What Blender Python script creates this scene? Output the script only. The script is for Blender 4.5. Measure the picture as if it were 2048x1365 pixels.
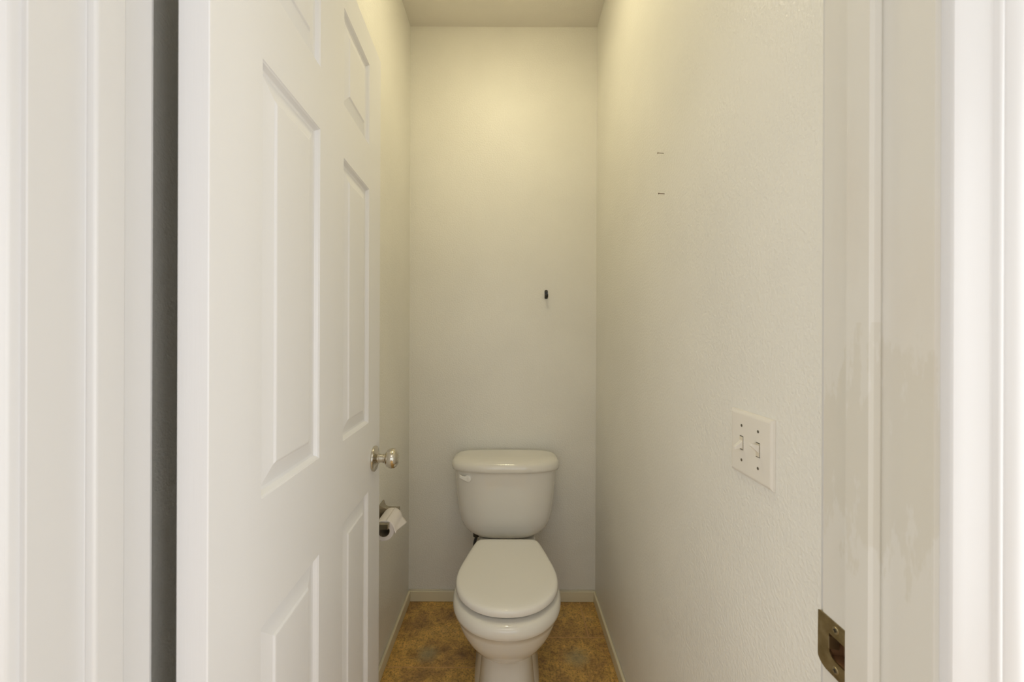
import bpy, bmesh, math, random
from mathutils import Vector, Matrix
PI = math.pi
S = bpy.context.scene
for o in list(bpy.data.objects): bpy.data.objects.remove(o)
C = bpy.data.collections.new('toilet_room'); S.collection.children.link(C)

# ---------------------------------------------------------------- camera, world, exposure, lights
CAM_Z = 1.25
cd = bpy.data.cameras.new('camera'); cam = bpy.data.objects.new('camera', cd); C.objects.link(cam)
cd.sensor_width = 36; cd.lens = 800/2048*36
cd.shift_x = 6/2048; cd.shift_y = -8.5/2048
cd.clip_start = 0.02; cd.clip_end = 50
cam.location = (0, 0, CAM_Z)
cam.rotation_euler = (Matrix.Rotation(PI/2, 3, 'X') @ Matrix.Rotation(math.radians(0.2), 3, 'Z')).to_euler()
cd.dof.use_dof = True; cd.dof.focus_distance = 1.3; cd.dof.aperture_fstop = 8
S.camera = cam
S.view_settings.view_transform = 'Standard'; S.view_settings.look = 'None'
S.view_settings.gamma = 1; S.view_settings.use_curve_mapping = False
S.view_settings.exposure = 0.10

w = bpy.data.worlds.new('world'); S.world = w; w.use_nodes = True
w.node_tree.nodes['Background'].inputs[0].default_value = (0.80, 0.90, 1.0, 1)
w.node_tree.nodes['Background'].inputs[1].default_value = 0.6

def area(name, loc, rot, sx, sy, power, col):
    l = bpy.data.lights.new(name, 'AREA'); l.shape = 'RECTANGLE'; l.size = sx; l.size_y = sy
    l.energy = power; l.color = col
    o = bpy.data.objects.new(name, l); C.objects.link(o); o.location = loc; o.rotation_euler = rot
    return o
# daylight entering the outer bathroom through its rear window, behind the photographer
area('window_daylight', (0.1, -2.53, 1.55), (PI/2, 0, 0), 1.8, 1.5, 9.5, (0.94, 0.97, 1.0))
# added fill lights without fixtures: overhead, and each side to brighten door and wall
area('overhead_fill', (0.0, -1.0, 2.69), (0, 0, 0), 0.9, 0.9, 3, (0.98, 0.99, 1.0))
area('right_side_fill', (1.46, -0.70, 1.1), (0, PI/2, 0), 1.9, 1.4, 25.5, (0.92, 0.955, 0.99))
area('left_side_fill', (-1.46, -0.70, 1.05), (0, -PI/2, 0), 1.9, 1.4, 13, (0.92, 0.955, 1.0))

# ---------------------------------------------------------------- materials
def mat(name, base=(.8,.8,.8), rough=.5, metal=0.0, spec=.5, coat=0.0):
    m = bpy.data.materials.new(name); m.use_nodes = True
    b = m.node_tree.nodes['Principled BSDF']
    b.inputs['Base Color'].default_value = (*base, 1); b.inputs['Roughness'].default_value = rough
    b.inputs['Metallic'].default_value = metal; b.inputs['Specular IOR Level'].default_value = spec
    b.inputs['Coat Weight'].default_value = coat; b.inputs['Coat Roughness'].default_value = .05
    return m
class NT:
    def __init__(s, m): s.t = m.node_tree; s.b = s.t.nodes['Principled BSDF']; s._c = None
    def n(s, ty, **k):
        x = s.t.nodes.new(ty)
        for a, v in k.items(): setattr(x, a, v)
        return x
    def l(s, a, b): s.t.links.new(a, b)
    def co(s):
        if not s._c: s._c = s.n('ShaderNodeTexCoord').outputs['Object']
        return s._c
    def noise(s, scale, detail=2, rough=.5, stretch=None, dist=0, off=None):
        x = s.n('ShaderNodeTexNoise'); x.inputs['Scale'].default_value = scale
        x.inputs['Detail'].default_value = detail; x.inputs['Roughness'].default_value = rough
        x.inputs['Distortion'].default_value = dist
        mp = s.n('ShaderNodeMapping'); s.l(s.co(), mp.inputs[0])
        if stretch: mp.inputs['Scale'].default_value = stretch
        if off: mp.inputs['Location'].default_value = off
        s.l(mp.outputs[0], x.inputs['Vector']); return x.outputs[0]
    def ramp(s, f, stops):
        r = s.n('ShaderNodeValToRGB'); e = r.color_ramp.elements
        while len(e) < len(stops): e.new(.5)
        for el, (p, c) in zip(e, stops): el.position = p; el.color = (*c, 1) if len(c) == 3 else c
        s.l(f, r.inputs[0]); return r.outputs[0]
    def mix(s, f, a, b, mode='MIX'):
        x = s.n('ShaderNodeMix', data_type='RGBA', blend_type=mode)
        for i, v in ((0, f), (6, a), (7, b)):
            if hasattr(v, 'is_linked'): s.l(v, x.inputs[i])
            else: x.inputs[i].default_value = v if i == 0 else (*v, 1)
        return x.outputs[2]
    def m(s, op, a, b=0.0, c=None):
        x = s.n('ShaderNodeMath', operation=op)
        for i, v in enumerate((a, b, c)):
            if v is None: continue
            if hasattr(v, 'is_linked'): s.l(v, x.inputs[i])
            else: x.inputs[i].default_value = v
        return x.outputs[0]
    def bump(s, h, strength, dist, prev=None):
        x = s.n('ShaderNodeBump'); x.inputs['Strength'].default_value = strength
        x.inputs['Distance'].default_value = dist; s.l(h, x.inputs['Height'])
        if prev: s.l(prev, x.inputs['Normal'])
        s.l(x.outputs[0], s.b.inputs['Normal']); return x.outputs[0]
    def xyz(s):
        x = s.n('ShaderNodeSeparateXYZ'); s.l(s.co(), x.inputs[0]); return x.outputs

WALL = (.875, .855, .785)
def wall_mat(name, col, rough=.37, bs=.42):
    m = mat(name, col, rough, spec=.45); t = NT(m)
    a = t.noise(160, 2, .45); h = t.ramp(a, [(.38, (0,0,0)), (.66, (1,1,1))])
    f = t.noise(420, 2, .6)
    hh = t.m('ADD', h, t.m('MULTIPLY', f, .35))
    t.bump(hh, bs, .0011)
    big = t.noise(2.2, 3, .55)
    c = t.ramp(big, [(.35, tuple(v*.965 for v in col)), (.65, tuple(min(1, v*1.02) for v in col))])
    t.l(c, t.b.inputs['Base Color'])
    return m
M = {}
M['wall'] = wall_mat('orange_peel_wall_paint', WALL)
M['wall_out'] = wall_mat('outer_room_wall_paint', (.80, .80, .79), .5, .5)
M['ceiling'] = wall_mat('ceiling_paint', (.85, .82, .76), .6, .25)
M['trim'] = mat('gloss_trim_paint', (.72, .71, .70), .32); t = NT(M['trim']); t.bump(t.noise(60, 3, .5, (1,1,.15)), .08, .001)
M['base'] = mat('baseboard_paint', (.80, .73, .53), .35)
t = NT(M['base']); t.bump(t.noise(60, 2), .12, .001)

# jamb paint with worn, rubbed patches and grime around the hand height
M['jamb'] = mat('worn_jamb_paint', (.80, .775, .70), .36); t = NT(M['jamb'])
X = t.xyz()
n1 = t.noise(55, 4, .62, (1, 1, .28)); 
zc = t.m('ABSOLUTE', t.m('DIVIDE', t.m('SUBTRACT', X[2], 1.14), .125))
band = t.m('SUBTRACT', 1.0, zc)
msk = t.ramp(t.m('ADD', t.m('MULTIPLY', band, .35), n1), [(.60, (0,0,0)), (.66, (1,1,1))])
msk = t.m('MULTIPLY', msk, t.m('GREATER_THAN', band, 0.0))
msk = t.m('MULTIPLY', msk, t.m('GREATER_THAN', X[0], 0.0))
soft = t.ramp(t.noise(14, 3, .5, (1, 1, .3)), [(.5, (0,0,0)), (.75, (.35,.35,.35))])
c = t.mix(t.m('MULTIPLY', msk, .6), (.725, .70, .635), (.655, .62, .53))
c = t.mix(soft, c, (.67, .60, .50))
t.l(c, t.b.inputs['Base Color'])
t.bump(n1, .06, .001)

M['door'] = mat('door_gloss_paint', (.85, .845, .85), .33); t = NT(M['door'])
t.bump(t.noise(260, 3, .6, (1, 1, .035)), .22, .0006)
M['porcelain'] = mat('glazed_porcelain', (.83, .80, .73), .10, spec=.55, coat=.3)
M['seatplastic'] = mat('seat_lid_plastic', (.90, .875, .82), .14, spec=.5)
t = NT(M['seatplastic']); t.bump(t.noise(330, 2), .05, .0004)
M['lever'] = mat('white_lever_plastic', (.95, .93, .88), .25)
M['nickel'] = mat('satin_nickel', (.62, .58, .50), .16, 1.0)
M['nickel_dark'] = mat('aged_nickel', (.42, .38, .30), .25, 1.0)
M['brass'] = mat('dull_antique_brass', (.34, .26, .13), .38, 1.0); t = NT(M['brass'])
t.l(t.ramp(t.noise(90, 3), [(.3, (.27,.21,.10)), (.7, (.42,.34,.19))]), t.b.inputs['Base Color'])
M['brass_screw'] = mat('brass_screw', (.45, .38, .24), .35, 1.0)
M['mortise'] = mat('mortise_wood', (.22, .11, .045), .7)
M['paper'] = mat('toilet_paper', (.87, .82, .80), .95, spec=.1); t = NT(M['paper']); t.bump(t.noise(220, 3), .4, .0008)
M['core'] = mat('cardboard_core', (.30, .24, .16), .9)
M['black'] = mat('black_plastic', (.022, .02, .014), .35)
M['plate'] = mat('switch_plate_plastic', (.84, .80, .72), .3)
M['toggle'] = mat('toggle_plastic', (.74, .67, .53), .3)
M['slot'] = mat('switch_slot_shadow_gap', (.05, .04, .025), .8)
M['screwdark'] = mat('painted_screw', (.14, .12, .08), .5, .6)
M['nail'] = mat('nail_steel', (.28, .22, .17), .45, .8)
M['hose'] = mat('dark_braided_hose', (.03, .035, .04), .4)
t = NT(M['hose']); t.bump(t.noise(600, 1), .6, .0008)
M['caulk'] = mat('caulk', (.70, .64, .50), .6)

# floor: large mottled brown tiles, staggered courses, thin grout
M['floor'] = mat('mottled_brown_tile', (.2, .13, .05), .38); t = NT(M['floor']); X = t.xyz()
n1 = t.noise(4.5, 6, .70, dist=.3, off=(.9, .35, 0)); n2 = t.noise(30, 8, .82, dist=.8); n3 = t.noise(130, 4, .7)
c = t.ramp(n1, [(.34, (.32, .19, .085)), (.46, (.54, .325, .110)), (.56, (.76, .48, .140)), (.70, (.56, .37, .16))])
v = t.ramp(n2, [(.33, (.40, .36, .30)), (.45, (.86, .84, .80)), (.60, (1.15, 1.12, 1.05)), (.72, (1.35, 1.3, 1.2))])
c = t.mix(1.0, c, v, 'MULTIPLY')
c = t.mix(t.ramp(n3, [(.36, (.75,.75,.75)), (.50, (0,0,0))]), c, (.17, .11, .04))
for (bx_, by_, r) in ((-.316, 1.575, .055), (.268, 1.56, .06)):     # greyish blue blotches printed on the tiles
    d = t.m('SQRT', t.m('ADD', t.m('POWER', t.m('SUBTRACT', X[0], bx_), 2.0), t.m('POWER', t.m('SUBTRACT', X[1], by_), 2.0)))
    k = t.m('SUBTRACT', 1.0, t.m('DIVIDE', d, r)); k = t.m('ADD', k, t.m('MULTIPLY', t.m('SUBTRACT', n2, .5), 1.4))
    k = t.ramp(k, [(.0, (0,0,0)), (.75, (.6,.6,.6))])
    c = t.mix(k, c, (.36, .34, .21))
def line(axis, pos, hw):
    return t.m('LESS_THAN', t.m('ABSOLUTE', t.m('SUBTRACT', X[axis], pos)), hw)
DL, DR = CAM_Z*800/(1336-674), CAM_Z*800/(1275-674)
left = t.m('LESS_THAN', X[0], -.01); right = t.m('SUBTRACT', 1.0, left)
g = None
for k in range(-7, 2):
    a = t.m('MULTIPLY', line(1, DL + k*.457, .0022), left); b = t.m('MULTIPLY', line(1, DR + k*.457, .0022), right)
    g = t.m('MAXIMUM', a, b) if g is None else t.m('MAXIMUM', g, t.m('MAXIMUM', a, b))
far = t.m('GREATER_THAN', X[1], DR)
g = t.m('MAXIMUM', g, t.m('MULTIPLY', line(0, .336, .0022), far))
g = t.m('MAXIMUM', g, t.m('MULTIPLY', line(0, -.01, .0022), 1.0))
c = t.mix(g, c, (.62, .36, .15))
t.l(c, t.b.inputs['Base Color'])
t.bump(t.m('SUBTRACT', t.m('MULTIPLY', n2, .4), g), .35, .0015)

# ---------------------------------------------------------------- mesh helpers
def obj(name, bm, m, parent=None, smooth=False, bevel=0, seg=2, sub=0, auto=None):
    me = bpy.data.meshes.new(name); bmesh.ops.recalc_face_normals(bm, faces=bm.faces[:]); bm.to_mesh(me); bm.free()
    o = bpy.data.objects.new(name, me); C.objects.link(o)
    for x in (m if isinstance(m, (list, tuple)) else [m]): me.materials.append(x)
    if smooth:
        for p in me.polygons: p.use_smooth = True
    if parent:
        o.parent = parent
    if bevel:
        b = o.modifiers.new('bevel', 'BEVEL'); b.width = bevel; b.segments = seg; b.limit_method = 'ANGLE'; b.angle_limit = .6
        for p in me.polygons: p.use_smooth = True
        wn = o.modifiers.new('wn', 'WEIGHTED_NORMAL'); wn.keep_sharp = True
    if sub:
        s_ = o.modifiers.new('sub', 'SUBSURF'); s_.levels = sub; s_.render_levels = sub
    if auto is not None:
        me.set_sharp_from_angle(angle=auto)
    return o
def tag(o, label=None, cat=None, group=None, kind=None):
    if label: o['label'] = label
    if cat: o['category'] = cat
    if group: o['group'] = group
    if kind: o['kind'] = kind
    return o
def thing(name, label, cat, loc, group=None, rot=(0,0,0)):
    o = bpy.data.objects.new(name, None); C.objects.link(o); o.empty_display_size = .05
    o.location = loc; o.rotation_euler = rot; return tag(o, label, cat, group)
def bx(bm, x0, x1, y0, y1, z0, z1):
    r = bmesh.ops.create_cube(bm, size=1)['verts']
    for v in r:
        v.co = Vector(((x0+x1)/2 + v.co.x*(x1-x0), (y0+y1)/2 + v.co.y*(y1-y0), (z0+z1)/2 + v.co.z*(z1-z0)))
    return r
def box(*a): bm = bmesh.new(); bx(bm, *a); return bm
def loft(bm, rings, cap0=True, cap1=True, closed=True):
    vs = [[bm.verts.new(p) for p in r] for r in rings]; n = len(vs[0])
    for a, b in zip(vs, vs[1:]):
        for i in range(n if closed else n-1):
            bm.faces.new((a[i], a[(i+1) % n], b[(i+1) % n], b[i]))
    if cap0: bm.faces.new(vs[0][::-1])
    if cap1: bm.faces.new(vs[-1])
    return vs
def lathe(bm, prof, axis='X', n=40, o=(0,0,0)):
    """prof: (distance along axis, radius)"""
    rings = []
    for a, r in prof:
        ring = []
        for i in range(n):
            u, v = r*math.cos(2*PI*i/n), r*math.sin(2*PI*i/n)
            p = {'X': (a, u, v), 'Y': (u, a, v), 'Z': (u, v, a)}[axis]
            ring.append(tuple(p[k]+o[k] for k in range(3)))
        rings.append(ring)
    loft(bm, rings)
def tube(bm, pts, r, n=12):
    pts = [Vector(p) for p in pts]; rings = []
    for i, p in enumerate(pts):
        d = (pts[min(i+1, len(pts)-1)] - pts[max(i-1, 0)]).normalized()
        a = d.cross(Vector((.3, .2, 1) if abs(d.z) < .9 else (1, 0, 0))).normalized(); b = d.cross(a)
        rings.append([p + a*r*math.cos(2*PI*k/n) + b*r*math.sin(2*PI*k/n) for k in range(n)])
    loft(bm, rings)
def catmull(P, n=6, closed=False):
    out = []; L = len(P)
    rng = range(L if closed else L-1)
    for i in rng:
        g = (lambda k: P[k % L]) if closed else (lambda k: P[max(0, min(L-1, k))])
        p0, p1, p2, p3 = g(i-1), g(i), g(i+1), g(i+2)
        for j in range(n):
            t_ = j/n
            out.append(tuple(.5*(2*p1[k] + (p2[k]-p0[k])*t_ + (2*p0[k]-5*p1[k]+4*p2[k]-p3[k])*t_**2 + (3*p1[k]-p0[k]-3*p2[k]+p3[k])*t_**3) for k in range(len(p1))))
    if not closed: out.append(tuple(P[-1]))
    return out
def struct(name, bm, m, **k): return tag(obj(name, bm, m, **k), kind='structure')
def extrude_profile(poly, z0, z1):
    """poly: (x, y) outline extruded in z"""
    bm = bmesh.new(); loft(bm, [[(x, y, z0) for x, y in poly], [(x, y, z1) for x, y in poly]]); return bm

# ---------------------------------------------------------------- room shell
XL, XR, YB, H = -.4715, .4125, CAM_Z*800/(1202-674), 2.718
YI, YO = .447, .331           # inner and outer face of the door wall
JL, JR, JT = -.3995, .352, 2.125
TH = .1
OX0, OX1, OY = -1.5, 1.5, -2.5
struct('floor', box(OX0-TH, OX1+TH, OY-TH, YB+TH, -.08, 0), M['floor'])
struct('ceiling', box(OX0-TH, OX1+TH, OY-TH, YB+TH, H, H+.08), M['ceiling'])
struct('wall_back', box(XL-TH, XR+TH, YB, YB+TH, 0, H), M['wall'])
struct('wall_left', box(XL-TH, XL, YI, YB, 0, H), M['wall'])
struct('wall_right', box(XR, XR+TH, YI, YB, 0, H), M['wall'])
bm = bmesh.new()
bx(bm, OX0, JL-.018, YO, YI, 0, H); bx(bm, JR+.018, OX1, YO, YI, 0, H); bx(bm, JL-.018, JR+.018, YO, YI, JT+.018, H)
struct('wall_front', bm, M['wall_out'])
struct('wall_outer_left', box(OX0-TH, OX0, OY, YI, 0, H), M['wall_out'])
struct('wall_outer_right', box(OX1, OX1+TH, OY, YI, 0, H), M['wall_out'])
bm = bmesh.new()   # bathroom rear wall with the window opening
bx(bm, OX0, -.8, OY-TH, OY, 0, H); bx(bm, 1.0, OX1, OY-TH, OY, 0, H); bx(bm, -.8, 1.0, OY-TH, OY, 0, .8); bx(bm, -.8, 1.0, OY-TH, OY, 2.3, H)
struct('wall_outer_rear', bm, M['wall_out'])
bm = bmesh.new()
for a in ((-.8,-.76,.8,2.3), (.96,1.0,.8,2.3), (-.76,.96,.8,.84), (-.76,.96,2.26,2.3), (.08,.12,.84,2.26)):
    bx(bm, a[0], a[1], OY-.07, OY-.01, a[2], a[3])
struct('window_1', bm, M['trim'], bevel=.004)

# baseboards
BH, BT = .049, .011
struct('baseboard_back', box(XL, XR, YB-BT, YB, 0, BH), M['base'], bevel=.003)
struct('baseboard_left', box(XL, XL+BT, YI, YB-BT, 0, BH), M['base'], bevel=.003)
struct('baseboard_right', box(XR-BT, XR, YI, YB-BT, 0, BH), M['base'], bevel=.003)
# caulk beads along the baseboard top and the gap line at the floor
bm = bmesh.new()
random.seed(3)
pts = [(x, YB-.0035, BH+.001+random.uniform(-.001, .0015)) for x in [XL+.004+i*(XR-XL-.008)/24 for i in range(25)]]
tube(bm, pts, .0042, 8)
struct('trim_9', bm, M['caulk'], smooth=True)

# ---------------------------------------------------------------- door frame: jambs, stops, casings
def jamb(name, s, x, m):
    """s: direction pointing into the wall, x: jamb face"""
    e = -s*.0095                                   # stop protrudes towards the opening
    poly = [(x+s*.018, YO), (x, YO), (x, .3775), (x+e*.25, .3765), (x+e*.8, .3775), (x+e, .381), (x+e, .4065), (x, .4065), (x, YI), (x+s*.018, YI)]
    bm = bmesh.new()
    if s > 0:                                      # latch mortise behind the strike plate
        cut = [(x, .414), (x+.0157, .414), (x+.0157, .438), (x, .438)]
        p2 = poly[:8] + cut + poly[8:]
        for pl, z0, z1 in ((poly, 0, .9015), (p2, .9015, .9285), (poly, .9285, JT)):
            loft(bm, [[(a, b, z0) for a, b in pl], [(a, b, z1) for a, b in pl]])
        return struct(name, bm, m)
    loft(bm, [[(a, b, 0) for a, b in poly], [(a, b, JT) for a, b in poly]])
    return struct(name, bm, m, bevel=.0012)
jamb('trim_1', -1, JL, M['trim']); jamb('trim_2', 1, JR, M['jamb'])
bm = box(JL-.018, JR+.018, YO, YI, JT, JT+.018); bx(bm, JL, JR, .3775, .4065, JT-.0095, JT)
struct('trim_3', bm, M['jamb'])
def casing(name, s, x, yw, d, zt):
    """s: outward direction, x: inner edge, yw: wall face, d: -1 towards the camera / +1 into the room"""
    prof = [(0, 0), (0, .0065), (.0015, .0085), (.004, .009), (.010, .0098), (.026, .0118), (.0285, .0125), (.0300, .0142), (.0325, .0150), (.0350, .0142), (.0362, .0125),
            (.0385, .0140), (.045, .0160), (.052, .0160), (.056, .0145), (.057, .012), (.057, 0)]
    return struct(name, extrude_profile([(x+s*a, yw+d*b) for a, b in prof], 0, zt), M['trim'], smooth=True, auto=.7)
casing('trim_4', -1, JL-.005, YO, -1, JT+.06)
casing('trim_5', 1, JR+.005, YO, -1, JT+.06)
bm = box(JL-.005, JR+.005, YO-.015, YO, JT+.005, JT+.06)
struct('trim_6', bm, M['trim'], bevel=.003)
casing('trim_7', -1, JL-.005, YI, 1, JT+.06)
casing('trim_8', 1, JR+.003, YI, 1, JT+.06)

# ---------------------------------------------------------------- six panel door, swung open beside the left wall
DA = (-.353, .470); DB = (-.389, 1.205)
W_ = math.hypot(DB[0]-DA[0], DB[1]-DA[1]); D_T = .036
DZ0, DZ1 = .012, 2.077
ang = math.atan2(DB[1]-DA[1], DB[0]-DA[0])
k_ = .64
rows = [DZ0, .235, CAM_Z-.6636*k_, CAM_Z-.3705*k_, CAM_Z+.6295*k_, CAM_Z+.8175*k_, CAM_Z+1.160*k_, DZ1]
cols = [0, .110, .308, .433, .625, W_]
bm = bmesh.new()
def PV(u, v, dpt): return bm.verts.new((u, dpt, v))       # local: x along door, y = depth into the slab, z up
grid = {}
for i, u in enumerate(cols):
    for j, v in enumerate(rows): grid[i, j] = PV(u, v, 0)
STEPS = [(.0012, .0012), (.0030, .0022), (.0050, .0050), (.0075, .0082), (.0100, .0088), (.0120, .0092), (.0385, .0036), (.0395, .0030), (.0420, .0012), (.0440, .0008)]
for i in range(5):
    for j in range(7):
        q = [grid[i, j], grid[i+1, j], grid[i+1, j+1], grid[i, j+1]]
        if i in (1, 3) and j in (1, 3, 5):
            u0, u1, v0, v1 = cols[i], cols[i+1], rows[j], rows[j+1]
            for ins, dp in STEPS:
                r = [PV(u0+ins, v0+ins, dp), PV(u1-ins, v0+ins, dp), PV(u1-ins, v1-ins, dp), PV(u0+ins, v1-ins, dp)]
                for k in range(4): bm.faces.new((q[k], q[(k+1) % 4], r[(k+1) % 4], r[k]))
                q = r
        bm.faces.new(q)
# slab sides and back
b0 = [PV(0, DZ0, D_T), PV(W_, DZ0, D_T), PV(W_, DZ1, D_T), PV(0, DZ1, D_T)]
bm.faces.new(b0)
def edge_strip(vs, a, b): bm.faces.new(vs + [b, a])
edge_strip([grid[i, 0] for i in range(6)], b0[0], b0[1]); edge_strip([grid[i, 7] for i in range(6)], b0[3], b0[2])
edge_strip([grid[0, j] for j in range(8)], b0[0], b0[3]); edge_strip([grid[5, j] for j in range(8)], b0[1], b0[2])
door = obj('door_1', bm, M['door'])
bv = door.modifiers.new('bevel', 'BEVEL'); bv.width = .0012; bv.segments = 2; bv.limit_method = 'ANGLE'; bv.angle_limit = 1.2
tag(door, kind='structure')
door.location = (DA[0], DA[1], 0); door.rotation_euler = (0, 0, ang)
door['label'] = 'white six panel door swung open along the left wall'
# knob: local -y of the door points into the room
KU, KZ = W_-.060, CAM_Z-.350
bm = bmesh.new()
lathe(bm, [(-.0, .0355), (.003, .0362), (.0055, .0355), (.0072, .033), (.0078, .026), (.0125, .018), (.0135, .0145)], 'Y', 48)
for v in bm.verts: v.co.y *= -1
rose = obj('doorknob', bm, M['nickel'], door, smooth=True, auto=.6); rose.location = (KU, 0, KZ); rose['label'] = 'polished nickel doorknob'
bm = bmesh.new()
lathe(bm, [(.012, .0135), (.017, .0135), (.0175, .0115), (.026, .0110), (.0265, .0130), (.029, .0130), (.0295, .0105), (.032, .0105), (.0345, .0175), (.0385, .0230),
           (.0445, .0266), (.052, .0283), (.0595, .0272), (.065, .0235), (.0685, .0180), (.0700, .0120), (.0704, .0118), (.0700, .0090), (.0710, .0060), (.0715, .0005)], 'Y', 48)
for v in bm.verts: v.co.y *= -1
obj('ball', bm, M['nickel'], rose, smooth=True, auto=1.0)
# latch face plate on the free edge
bm = box(W_-.0005, W_+.0012, .006, .030, KZ-.028, KZ+.028)
lp = obj('latch_plate', bm, M['nickel'], door)
# hinge leaves sit above and below the view

# ---------------------------------------------------------------- strike plate on the right jamb
zs = .915
sp = thing('strike_plate', 'brass strike plate let into the right door jamb', 'strike plate', (JR, .43, zs))
hy0, hy1, hz0, hz1 = -.0150, .0070, -.0125, .0125
P = [(.0225, .0280), (.0205, .0290), (-.0235, .0290), (-.0235, -.0300), (.0120, -.0300), (.0165, -.0285), (.0200, -.0262), (.0222, -.0235), (.0227, -.0200)]
bm = bmesh.new()
outer_v = [bm.verts.new((-.0014, y, z)) for y, z in P]
hole = [(hy1, hz1), (hy0, hz1), (hy0, hz0), (hy1-.009, hz0), (hy1-.004, hz0+.0014), (hy1-.0008, hz0+.0050), (hy1, hz0+.009)]
hole_v = [bm.verts.new((-.0014, y, z)) for y, z in hole]
eo = [bm.edges.new((outer_v[i], outer_v[(i+1) % len(outer_v)])) for i in range(len(outer_v))]
eh = [bm.edges.new((hole_v[i], hole_v[(i+1) % len(hole_v)])) for i in range(len(hole_v))]
bmesh.ops.triangle_fill(bm, use_beauty=True, edges=eo+eh)
r = bmesh.ops.extrude_face_region(bm, geom=bm.faces[:])
for v in [g_ for g_ in r['geom'] if isinstance(g_, bmesh.types.BMVert)]: v.co.x += .0014
obj('plate', bm, M['brass'], sp)
bm = bmesh.new()     # tongue bent into the mortise at the far edge of the hole
loft(bm, [[(-.0020, hy1+.0004, z0_), (.0075, hy1-.0022, z0_), (.0075, hy1-.0034, z0_), (-.0020, hy1-.0012, z0_)] for z0_ in (hz0+.0085, hz1-.003)])
obj('bent_tab', bm, M['brass_screw'], sp)
# lining of the mortise cut into the jamb: open box of bare wood
bm = bmesh.new(); e_ = .0006; y0_, y1_, z0_, z1_, d_ = hy0-.001, hy1+.001, hz0-.001, hz1+.001, .0155
bx(bm, d_-e_, d_, y0_, y1_, z0_, z1_); bx(bm, 0, d_, y0_, y0_+e_, z0_, z1_); bx(bm, 0, d_, y1_-e_, y1_, z0_, z1_)
bx(bm, 0, d_, y0_, y1_, z0_, z0_+e_); bx(bm, 0, d_, y0_, y1_, z1_-e_, z1_)
obj('mortise', bm, M['mortise'], sp)
for zz in (.0215, -.0215):
    bm = bmesh.new(); lathe(bm, [(-.0020, .0006), (-.0022, .0020), (-.0021, .0036), (-.0013, .0040)], 'X', 24)
    s_ = obj('screw', bm, [M['brass_screw']], sp, smooth=True, auto=.6); s_.location = (0, -.002, zz)
    bm = box(-.0026, -.0019, -.0006, .0006, -.0021, .0021); bx(bm, -.0026, -.0019, -.0021, .0021, -.0006, .0006)
    obj('cross_slot', bm, M['slot'], s_)

# ---------------------------------------------------------------- light switches on the right wall
PW0, PW1 = XR*800/(1468-1018), XR*800/(1553-1018)    # far and near distance
pc = (PW0+PW1)/2; pw = PW0-PW1; ph = .1115; zc_ = CAM_Z - .1835
sw = thing('light_switch', 'white two-gang toggle light switch on the right wall', 'light switch', (XR, pc, zc_))
bm = bmesh.new()
hw, hh = pw/2, ph/2
def rr(x, hw, hh): return [(x, -hw, -hh), (x, hw, -hh), (x, hw, hh), (x, -hw, hh)]
loft(bm, [rr(0, hw, hh), rr(-.0015, hw, hh), rr(-.0038, hw-.0012, hh-.0012), rr(-.0056, hw-.0045, hh-.0045), rr(-.0060, hw-.0065, hh-.0065)])
plt = obj('cover_plate', bm, M['plate'], sw)
for k, gy in enumerate((.023, -.023)):
    for zz in (.030, -.030):
        bm = bmesh.new(); lathe(bm, [(-.0064, .0004), (-.0066, .0018), (-.0064, .0024), (-.0055, .0026)], 'X', 16)
        s_ = obj('screw', bm, M['screwdark'], sw, smooth=True); s_.location = (0, gy, zz)
    bm = box(-.0063, -.0058, gy-.0050, gy+.0050, -.0121, .0121)
    obj('slot', bm, M['slot'], sw)
    up = 1 if k else -1                       # near one flipped up, far one down
    bm = bmesh.new()
    bx(bm, -.0068, -.0058, gy-.0046, gy+.0046, -.0108, .0108)
    tg = obj('toggle', bm, M['toggle'], sw)
    bm = bmesh.new()
    def q(x, z, hy, hz): return [(x, gy-hy, z-hz), (x, gy+hy, z-hz), (x, gy+hy, z+hz), (x, gy-hy, z+hz)]
    loft(bm, [q(-.0066, up*.002, .0042, .0066), q(-.0125, up*.0055, .0038, .0042), q(-.0180, up*.0085, .0034, .0028), q(-.0192, up*.0090, .0026, .0020)])
    obj('lever', bm, M['plate'], tg, bevel=.0006)

# nails in the right wall
NAILS = [(1326, 306, 'small bare nail in right wall, the upper of two'), (1328, 387, 'small bare nail in right wall, the lower of two')]
for px, py, lab in NAILS:
    s = (px-1018)/XR; y = 800/s; z = CAM_Z-(py-674)/s
    bm = bmesh.new(); tube(bm, [(.004, 0, 0), (-.0150, 0, .0010)], .0009, 8)
    n_ = tag(obj('nail', bm, M['nail'], smooth=True), lab, 'nail', 'nails in the right wall'); n_.location = (XR, y, z)
    bm = bmesh.new(); lathe(bm, [(-.0168, .0010), (-.0164, .0019), (-.0150, .0020), (-.0146, .0010)], 'X', 12)
    h_ = obj('head', bm, M['nail'], n_, smooth=True, auto=.5); h_.location = (0, 0, .0010)

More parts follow.
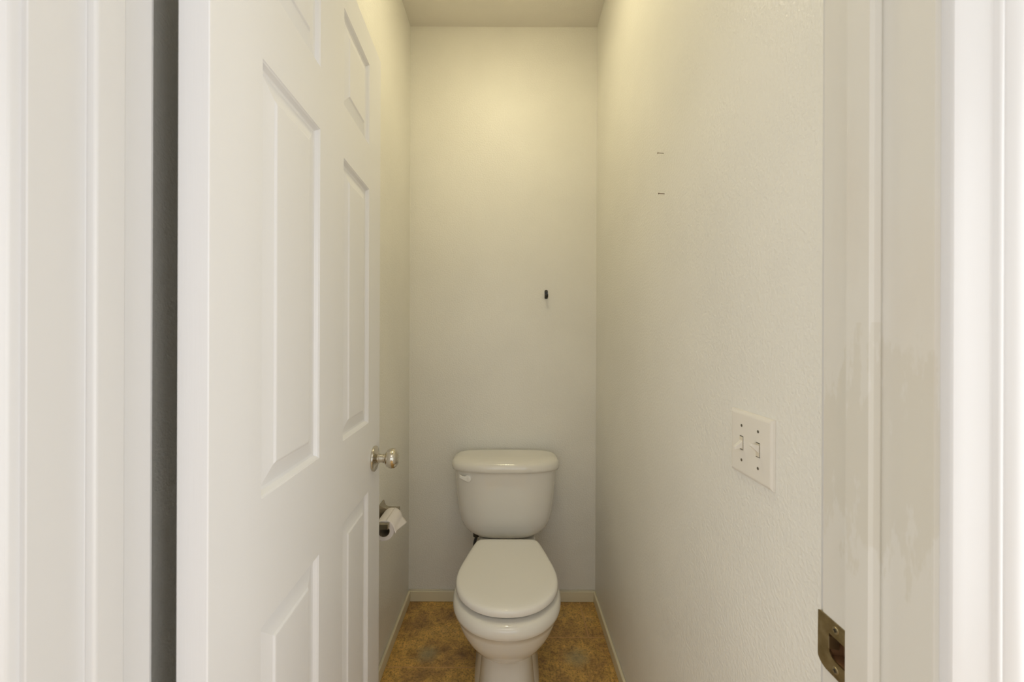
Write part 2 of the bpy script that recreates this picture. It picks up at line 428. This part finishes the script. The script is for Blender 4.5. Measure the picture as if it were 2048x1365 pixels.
# ---------------------------------------------------------------- hook on the back wall
sB = 800/YB
hk = thing('wall_hook', 'small black hook on the back wall above the toilet', 'hook', ((1092-1018)/sB, YB, CAM_Z+(674-589)/sB))
bm = bmesh.new()
def capsule(hw, z0, z1, y):
    p = [(hw*math.cos(a), z1-hw+hw*math.sin(a)) for a in [PI*i/10 for i in range(11)]]
    p += [(-hw, z0+.003), (-hw+.002, z0), (hw-.002, z0), (hw, z0+.003)]
    return [(x, y, z) for x, z in p]
loft(bm, [capsule(.0075, -.021, .0215, 0), capsule(.0075, -.021, .0215, -.003), capsule(.0063, -.0200, .0203, -.0042)])
obj('back_plate', bm, M['black'], hk)
bm = bmesh.new()
prof = catmull([(-.004, -.002), (-.010, -.006), (-.018, -.013), (-.025, -.014), (-.029, -.008), (-.0295, -.001)], 5)
r = []
for i, (y, z) in enumerate(prof):
    a = prof[max(0, i-1)]; b = prof[min(len(prof)-1, i+1)]; dy, dz = b[0]-a[0], b[1]-a[1]; L = math.hypot(dy, dz) or 1
    ny, nz = -dz/L*.0016, dy/L*.0016
    r.append([(-.0066, y-ny, z-nz), (.0066, y-ny, z-nz), (.0066, y+ny, z+nz), (-.0066, y+ny, z+nz)])
loft(bm, r); obj('prong', bm, M['black'], hk, bevel=.0008)
bm = bmesh.new(); lathe(bm, [(-.0062, .0008), (-.0060, .0024), (-.0050, .0032), (-.0040, .0033)], 'Y', 16)
s_ = obj('screw', bm, M['screwdark'], hk, smooth=True); s_.location = (0, 0, .0145)

# ---------------------------------------------------------------- toilet
TX = -.004
toilet = thing('toilet', 'white two-piece toilet with lid down against the back wall', 'toilet', (TX, 1.45, 0))
def P3(p): return (p[0], p[1]-1.45, p[2])
half = catmull([(0, 1.205), (.050, 1.211), (.100, 1.234), (.142, 1.276), (.166, 1.325), (.174, 1.378), (.170, 1.432), (.157, 1.495), (.142, 1.560), (.129, 1.608), (.118, 1.628), (.095, 1.636), (0, 1.637)], 5)
HALF = half
def egg(z, sx=1.0, yf=1.205, yb=1.637):
    f = lambda y: yf + (y-1.205)/(1.637-1.205)*(yb-yf)
    r = [(x*sx, f(y), z) for x, y in HALF] + [(-x*sx, f(y), z) for x, y in HALF[-2:0:-1]]
    return [P3(p) for p in r]
bm = bmesh.new()
loft(bm, [egg(z, sx, yf, yb) for z, sx, yf, yb in [
    (.190, .50, 1.315, 1.62), (.200, .56, 1.290, 1.63), (.218, .67, 1.260, 1.64), (.240, .775, 1.237, 1.645), (.265, .865, 1.219, 1.65), (.292, .935, 1.206, 1.65), (.322, .990, 1.197, 1.65), (.3415, 1.018, 1.192, 1.65),
    (.3440, 1.034, 1.1865, 1.65), (.348, 1.046, 1.1835, 1.65), (.358, 1.052, 1.182, 1.65), (.370, 1.046, 1.184, 1.65), (.380, 1.028, 1.189, 1.648), (.3855, .998, 1.199, 1.64), (.387, .96, 1.212, 1.63)]])
bowl = obj('bowl', bm, M['porcelain'], toilet, smooth=True, auto=1.0)
# deck carrying the tank
bm = bmesh.new()
def se(z, cx, hw, yf, yb, n=4.0, nb=None, N=64):
    r = []; yc = (yf+yb)/2; hl = (yb-yf)/2
    for i in range(N):
        a = 2*PI*i/N; c_, s_ = math.cos(a), math.sin(a)
        nn = n if s_ < 0 else (nb or n)
        r.append(P3((cx + hw*math.copysign(abs(c_)**(2/nn), c_), yc + hl*math.copysign(abs(s_)**(2/nn), s_), z)))
    return r
loft(bm, [se(.18, 0, .085, 1.52, 1.80), se(.26, 0, .100, 1.52, 1.84), se(.32, 0, .118, 1.52, 1.860), se(.366, 0, .124, 1.52, 1.866), se(.374, 0, .121, 1.525, 1.864), se(.377, 0, .112, 1.54, 1.855)])
obj('deck', bm, M['porcelain'], toilet, smooth=True, auto=1.0)
# pedestal: front column and wider trapway body behind
bm = bmesh.new()
loft(bm, [se(0, 0, .104, 1.262, 1.60, 3), se(.02, 0, .102, 1.266, 1.60, 3), (se(.05, 0, .097, 1.280, 1.60, 3)), se(.10, 0, .093, 1.293, 1.60, 3), se(.15, 0, .089, 1.302, 1.60, 3), se(.19, 0, .088, 1.303, 1.60, 3), se(.235, 0, .090, 1.295, 1.60, 3), se(.26, 0, .10, 1.29, 1.6, 3)])
obj('pedestal', bm, M['porcelain'], toilet, smooth=True, auto=1.0)
bm = bmesh.new()
loft(bm, [se(0, 0, .120, 1.335, 1.80, 3.5), se(.018, 0, .119, 1.338, 1.80, 3.5), se(.03, 0, .114, 1.35, 1.79, 3.5), se(.10, 0, .109, 1.36, 1.78, 3.5), se(.18, 0, .103, 1.365, 1.78, 3.5), se(.28, 0, .10, 1.38, 1.80, 3.5)])
obj('trapway', bm, M['porcelain'], toilet, smooth=True, auto=1.0)
# seat ring and lid
bm = bmesh.new()
loft(bm, [egg(.3885, .92, 1.235, 1.622), egg(.390, .945, 1.224, 1.628), egg(.397, .95, 1.222, 1.63), egg(.401, .945, 1.226, 1.63)])
obj('seat', bm, M['seatplastic'], toilet, smooth=True, auto=1.0)
bm = bmesh.new()
loft(bm, [egg(.3995, .975, 1.214, 1.63), egg(.4005, .997, 1.2065, 1.635), egg(.404, 1.004, 1.204, 1.637), egg(.411, 1.003, 1.2045, 1.637), egg(.4175, .998, 1.2055, 1.637), egg(.4215, .985, 1.210, 1.635), egg(.4240, .955, 1.220, 1.630), egg(.4252, .90, 1.240, 1.62),
          egg(.4248, .82, 1.268, 1.60), egg(.4242, .70, 1.305, 1.58), egg(.4240, .40, 1.37, 1.50)])
obj('lid', bm, M['seatplastic'], toilet, smooth=True, auto=1.0)
for sx in (-1, 1):
    bm = bmesh.new(); loft(bm, [se(z, sx*.078, a, 1.630-b, 1.655+b, 3, N=24) for z, a, b in ((.380, .022, 0), (.397, .022, 0), (.401, .018, -.002))])
    obj('hinge_cap', bm, M['seatplastic'], toilet, smooth=True, auto=.8)
# tank
TC = -.009
bm = bmesh.new()
loft(bm, [se(z, TC, hw, yf, YB-.022-e_, 3.0, 7) for z, hw, yf, e_ in [
    (.3775, .090, 1.735, .02), (.380, .110, 1.722, .012), (.389, .137, 1.707, .006), (.406, .163, 1.696, .002), (.429, .184, 1.690, 0), (.458, .1965, 1.685, 0), (.50, .2055, 1.682, 0), (.55, .2115, 1.680, 0), (.62, .2175, 1.678, 0), (.684, .220, 1.677, 0)]])
obj('tank', bm, M['porcelain'], toilet, smooth=True, auto=1.2)
bm = bmesh.new()
loft(bm, [se(z, TC, hw, yf, YB-.016-e_, 2.8, 4.2) for z, hw, yf, e_ in [
    (.6775, .228, 1.670, .002), (.679, .233, 1.665, 0), (.688, .2355, 1.6625, 0), (.700, .2355, 1.6635, 0), (.711, .232, 1.668, .002), (.719, .224, 1.678, .006), (.7240, .209, 1.694, .012), (.7262, .188, 1.712, .02), (.7272, .14, 1.74, .04)]])
obj('tank_lid', bm, M['porcelain'], toilet, smooth=True, auto=1.2)
# flush lever
lx, lz = -.171, .650
bm = bmesh.new(); lathe(bm, [(0, .0155), (-.004, .0155), (-.008, .0150), (-.0105, .0125), (-.0110, .0110), (-.0108, .004)], 'Y', 32)
fl = obj('flush_lever', bm, M['lever'], toilet, smooth=True, auto=.6); fl.location = (lx+.005, 1.6935-1.45, lz); fl.rotation_euler = (0, 0, -.36)
bm = bmesh.new()
def lv(x, z, h, y0, y1): return [(x, y0, z-h), (x, y1, z-h), (x, y1, z+h), (x, y0, z+h)]
loft(bm, [lv(-.004, .0, .010, -.006, -.012), lv(-.013, .0015, .0085, -.007, -.0135), lv(-.024, .0045, .0065, -.009, -.0150), lv(-.034, .0080, .0070, -.009, -.0150), lv(-.0355, .0085, .0062, -.0095, -.0145)])
obj('arm', bm, M['lever'], fl, bevel=.0015)
# bolt cap at the foot is out of view; supply line and stop valve

path = catmull([(0.004, -.040, .205), (.003, -.040, .170), (-.004, -.035, .140), (-.006, -.020, .090), (.004, -.002, .040), (.012, .012, .015)], 6)
bm = bmesh.new(); tube(bm, path, .0062, 12); sl = obj('supply_hose', bm, M['hose'], toilet, smooth=True); sl.location = (-.140, .35, .2); sl['label'] = 'black water supply hose'
bm = bmesh.new(); lathe(bm, [(.170, .010), (.172, .014), (.190, .015), (.192, .010)], 'Z', 10, (.003, -.040, 0)); obj('coupling_nut', bm, M['black'], sl, smooth=False)
bm = bmesh.new(); lathe(bm, [(.012, .009), (.045, .009), (.075, .011), (.090, .028), (.094, .030)], 'Y', 24, (.012, 0, .005)); obj('stop_valve', bm, M['nickel'], sl, smooth=True, auto=.7)

# ---------------------------------------------------------------- toilet paper holder and roll
AX, AZ = -.425, .599        # roller axis
YN, YF = 1.352, 1.480
hold = thing('toilet_paper_holder', 'nickel two-post toilet paper holder on the left wall', 'toilet paper holder', (XL, (YN+YF)/2, AZ))
def sq(x, a, b=None, dz=0):
    b = b or a; return [(x, -a, -b+dz), (x, a, -b+dz), (x, a, b+dz), (x, -a, b+dz)]
for yy in (YN, YF):
    bm = bmesh.new()
    loft(bm, [sq(0, .026), sq(.003, .026), sq(.006, .0235), sq(.009, .018), (sq(.015, .0125)), sq(.024, .0098), sq(.036, .0088), sq(.056, .0084), sq(.066, .0090), sq(.068, .0080)])
    p = obj('post', bm, M['nickel_dark'], hold, bevel=.0012); p.location = (0, yy-(YN+YF)/2, .0095)
bm = bmesh.new(); lathe(bm, [(YN-(YN+YF)/2+.006, .006), (-.045, .006), (-.044, .0085), (.044, .0085), (.045, .006), (YF-(YN+YF)/2-.006, .006)], 'Y', 20, (AX-XL, 0, 0))
obj('roller', bm, M['nickel_dark'], hold, smooth=True, auto=.6)
RO, RI = .0350, .0212
rz = AZ + .0085 - (RI-.0008) - .0003
roll = thing('toilet_paper_roll', 'nearly used white toilet paper roll hanging on the holder', 'toilet paper', (AX, (YN+YF)/2, rz))
def ann(bm, ro, ri, y0, y1, n=56):
    R = []
    for y, r in ((y0, ri), (y0, ro-.0015), (y0+.0015, ro), (y1-.0015, ro), (y1, ro-.0015), (y1, ri), (y0, ri)):
        R.append([(r*math.cos(2*PI*i/n), y, r*math.sin(2*PI*i/n)) for i in range(n)])
    loft(bm, R, False, False)
    bmesh.ops.remove_doubles(bm, verts=bm.verts[:], dist=1e-6)
bm = bmesh.new(); ann(bm, RO, RI, -.054, .052); obj('paper', bm, M['paper'], roll, smooth=True, auto=.7)
bm = bmesh.new(); ann(bm, RI, RI-.0008, -.0535, .0515); obj('core', bm, M['core'], roll, smooth=True, auto=.7)
# loose sheet leaving the front of the roll, its folded corner pointing out
bm = bmesh.new(); N = 10; R_ = []
for j in range(N+1):
    y = -.054 + .106*j/N
    tip = max(0.0, (j-2)/(N-2))            # free end cut on the slant
    row = []
    for i in range(9):
        a = math.radians(78 - 9*i)
        row.append(((RO+.0006)*math.cos(a), y, (RO+.0006)*math.sin(a)))
    last = row[-1]
    for i in range(1, 6):
        row.append((last[0] + .0036*i*(.25+.75*tip), y, last[2] - .0046*i*(.55+.45*tip)))
    R_.append(row)
th = .0007
vs = [[bm.verts.new(p) for p in row] for row in R_]
for a, b in zip(vs, vs[1:]):
    for i in range(len(a)-1): bm.faces.new((a[i], a[i+1], b[i+1], b[i]))
ls = obj('loose_sheet', bm, M['paper'], roll, smooth=True)
so = ls.modifiers.new('thick', 'SOLIDIFY'); so.thickness = .0007; so.offset = 1

# ---------------------------------------------------------------- ceiling lamp inside, just above the frame
em = bpy.data.materials.new('lamp_glass_glow'); em.use_nodes = True
b = em.node_tree.nodes['Principled BSDF']; b.inputs['Base Color'].default_value = (.9, .85, .7, 1)
b.inputs['Emission Color'].default_value = (1.0, .885, .57, 1); b.inputs['Emission Strength'].default_value = 30
lamp = thing('ceiling_light', 'small round glass dome light on the toilet room ceiling', 'ceiling light', (-.02, 1.22, H))
bm = bmesh.new(); lathe(bm, [(0, .122), (-.014, .124), (-.018, .118)], 'Z', 40); obj('lamp_base', bm, M['nickel'], lamp, smooth=True, auto=.6)
bm = bmesh.new(); lathe(bm, [(-.018, .114), (-.024, .113), (-.034, .098), (-.041, .070), (-.045, .035), (-.046, .001)], 'Z', 40); obj('glass_dome', bm, em, lamp, smooth=True)
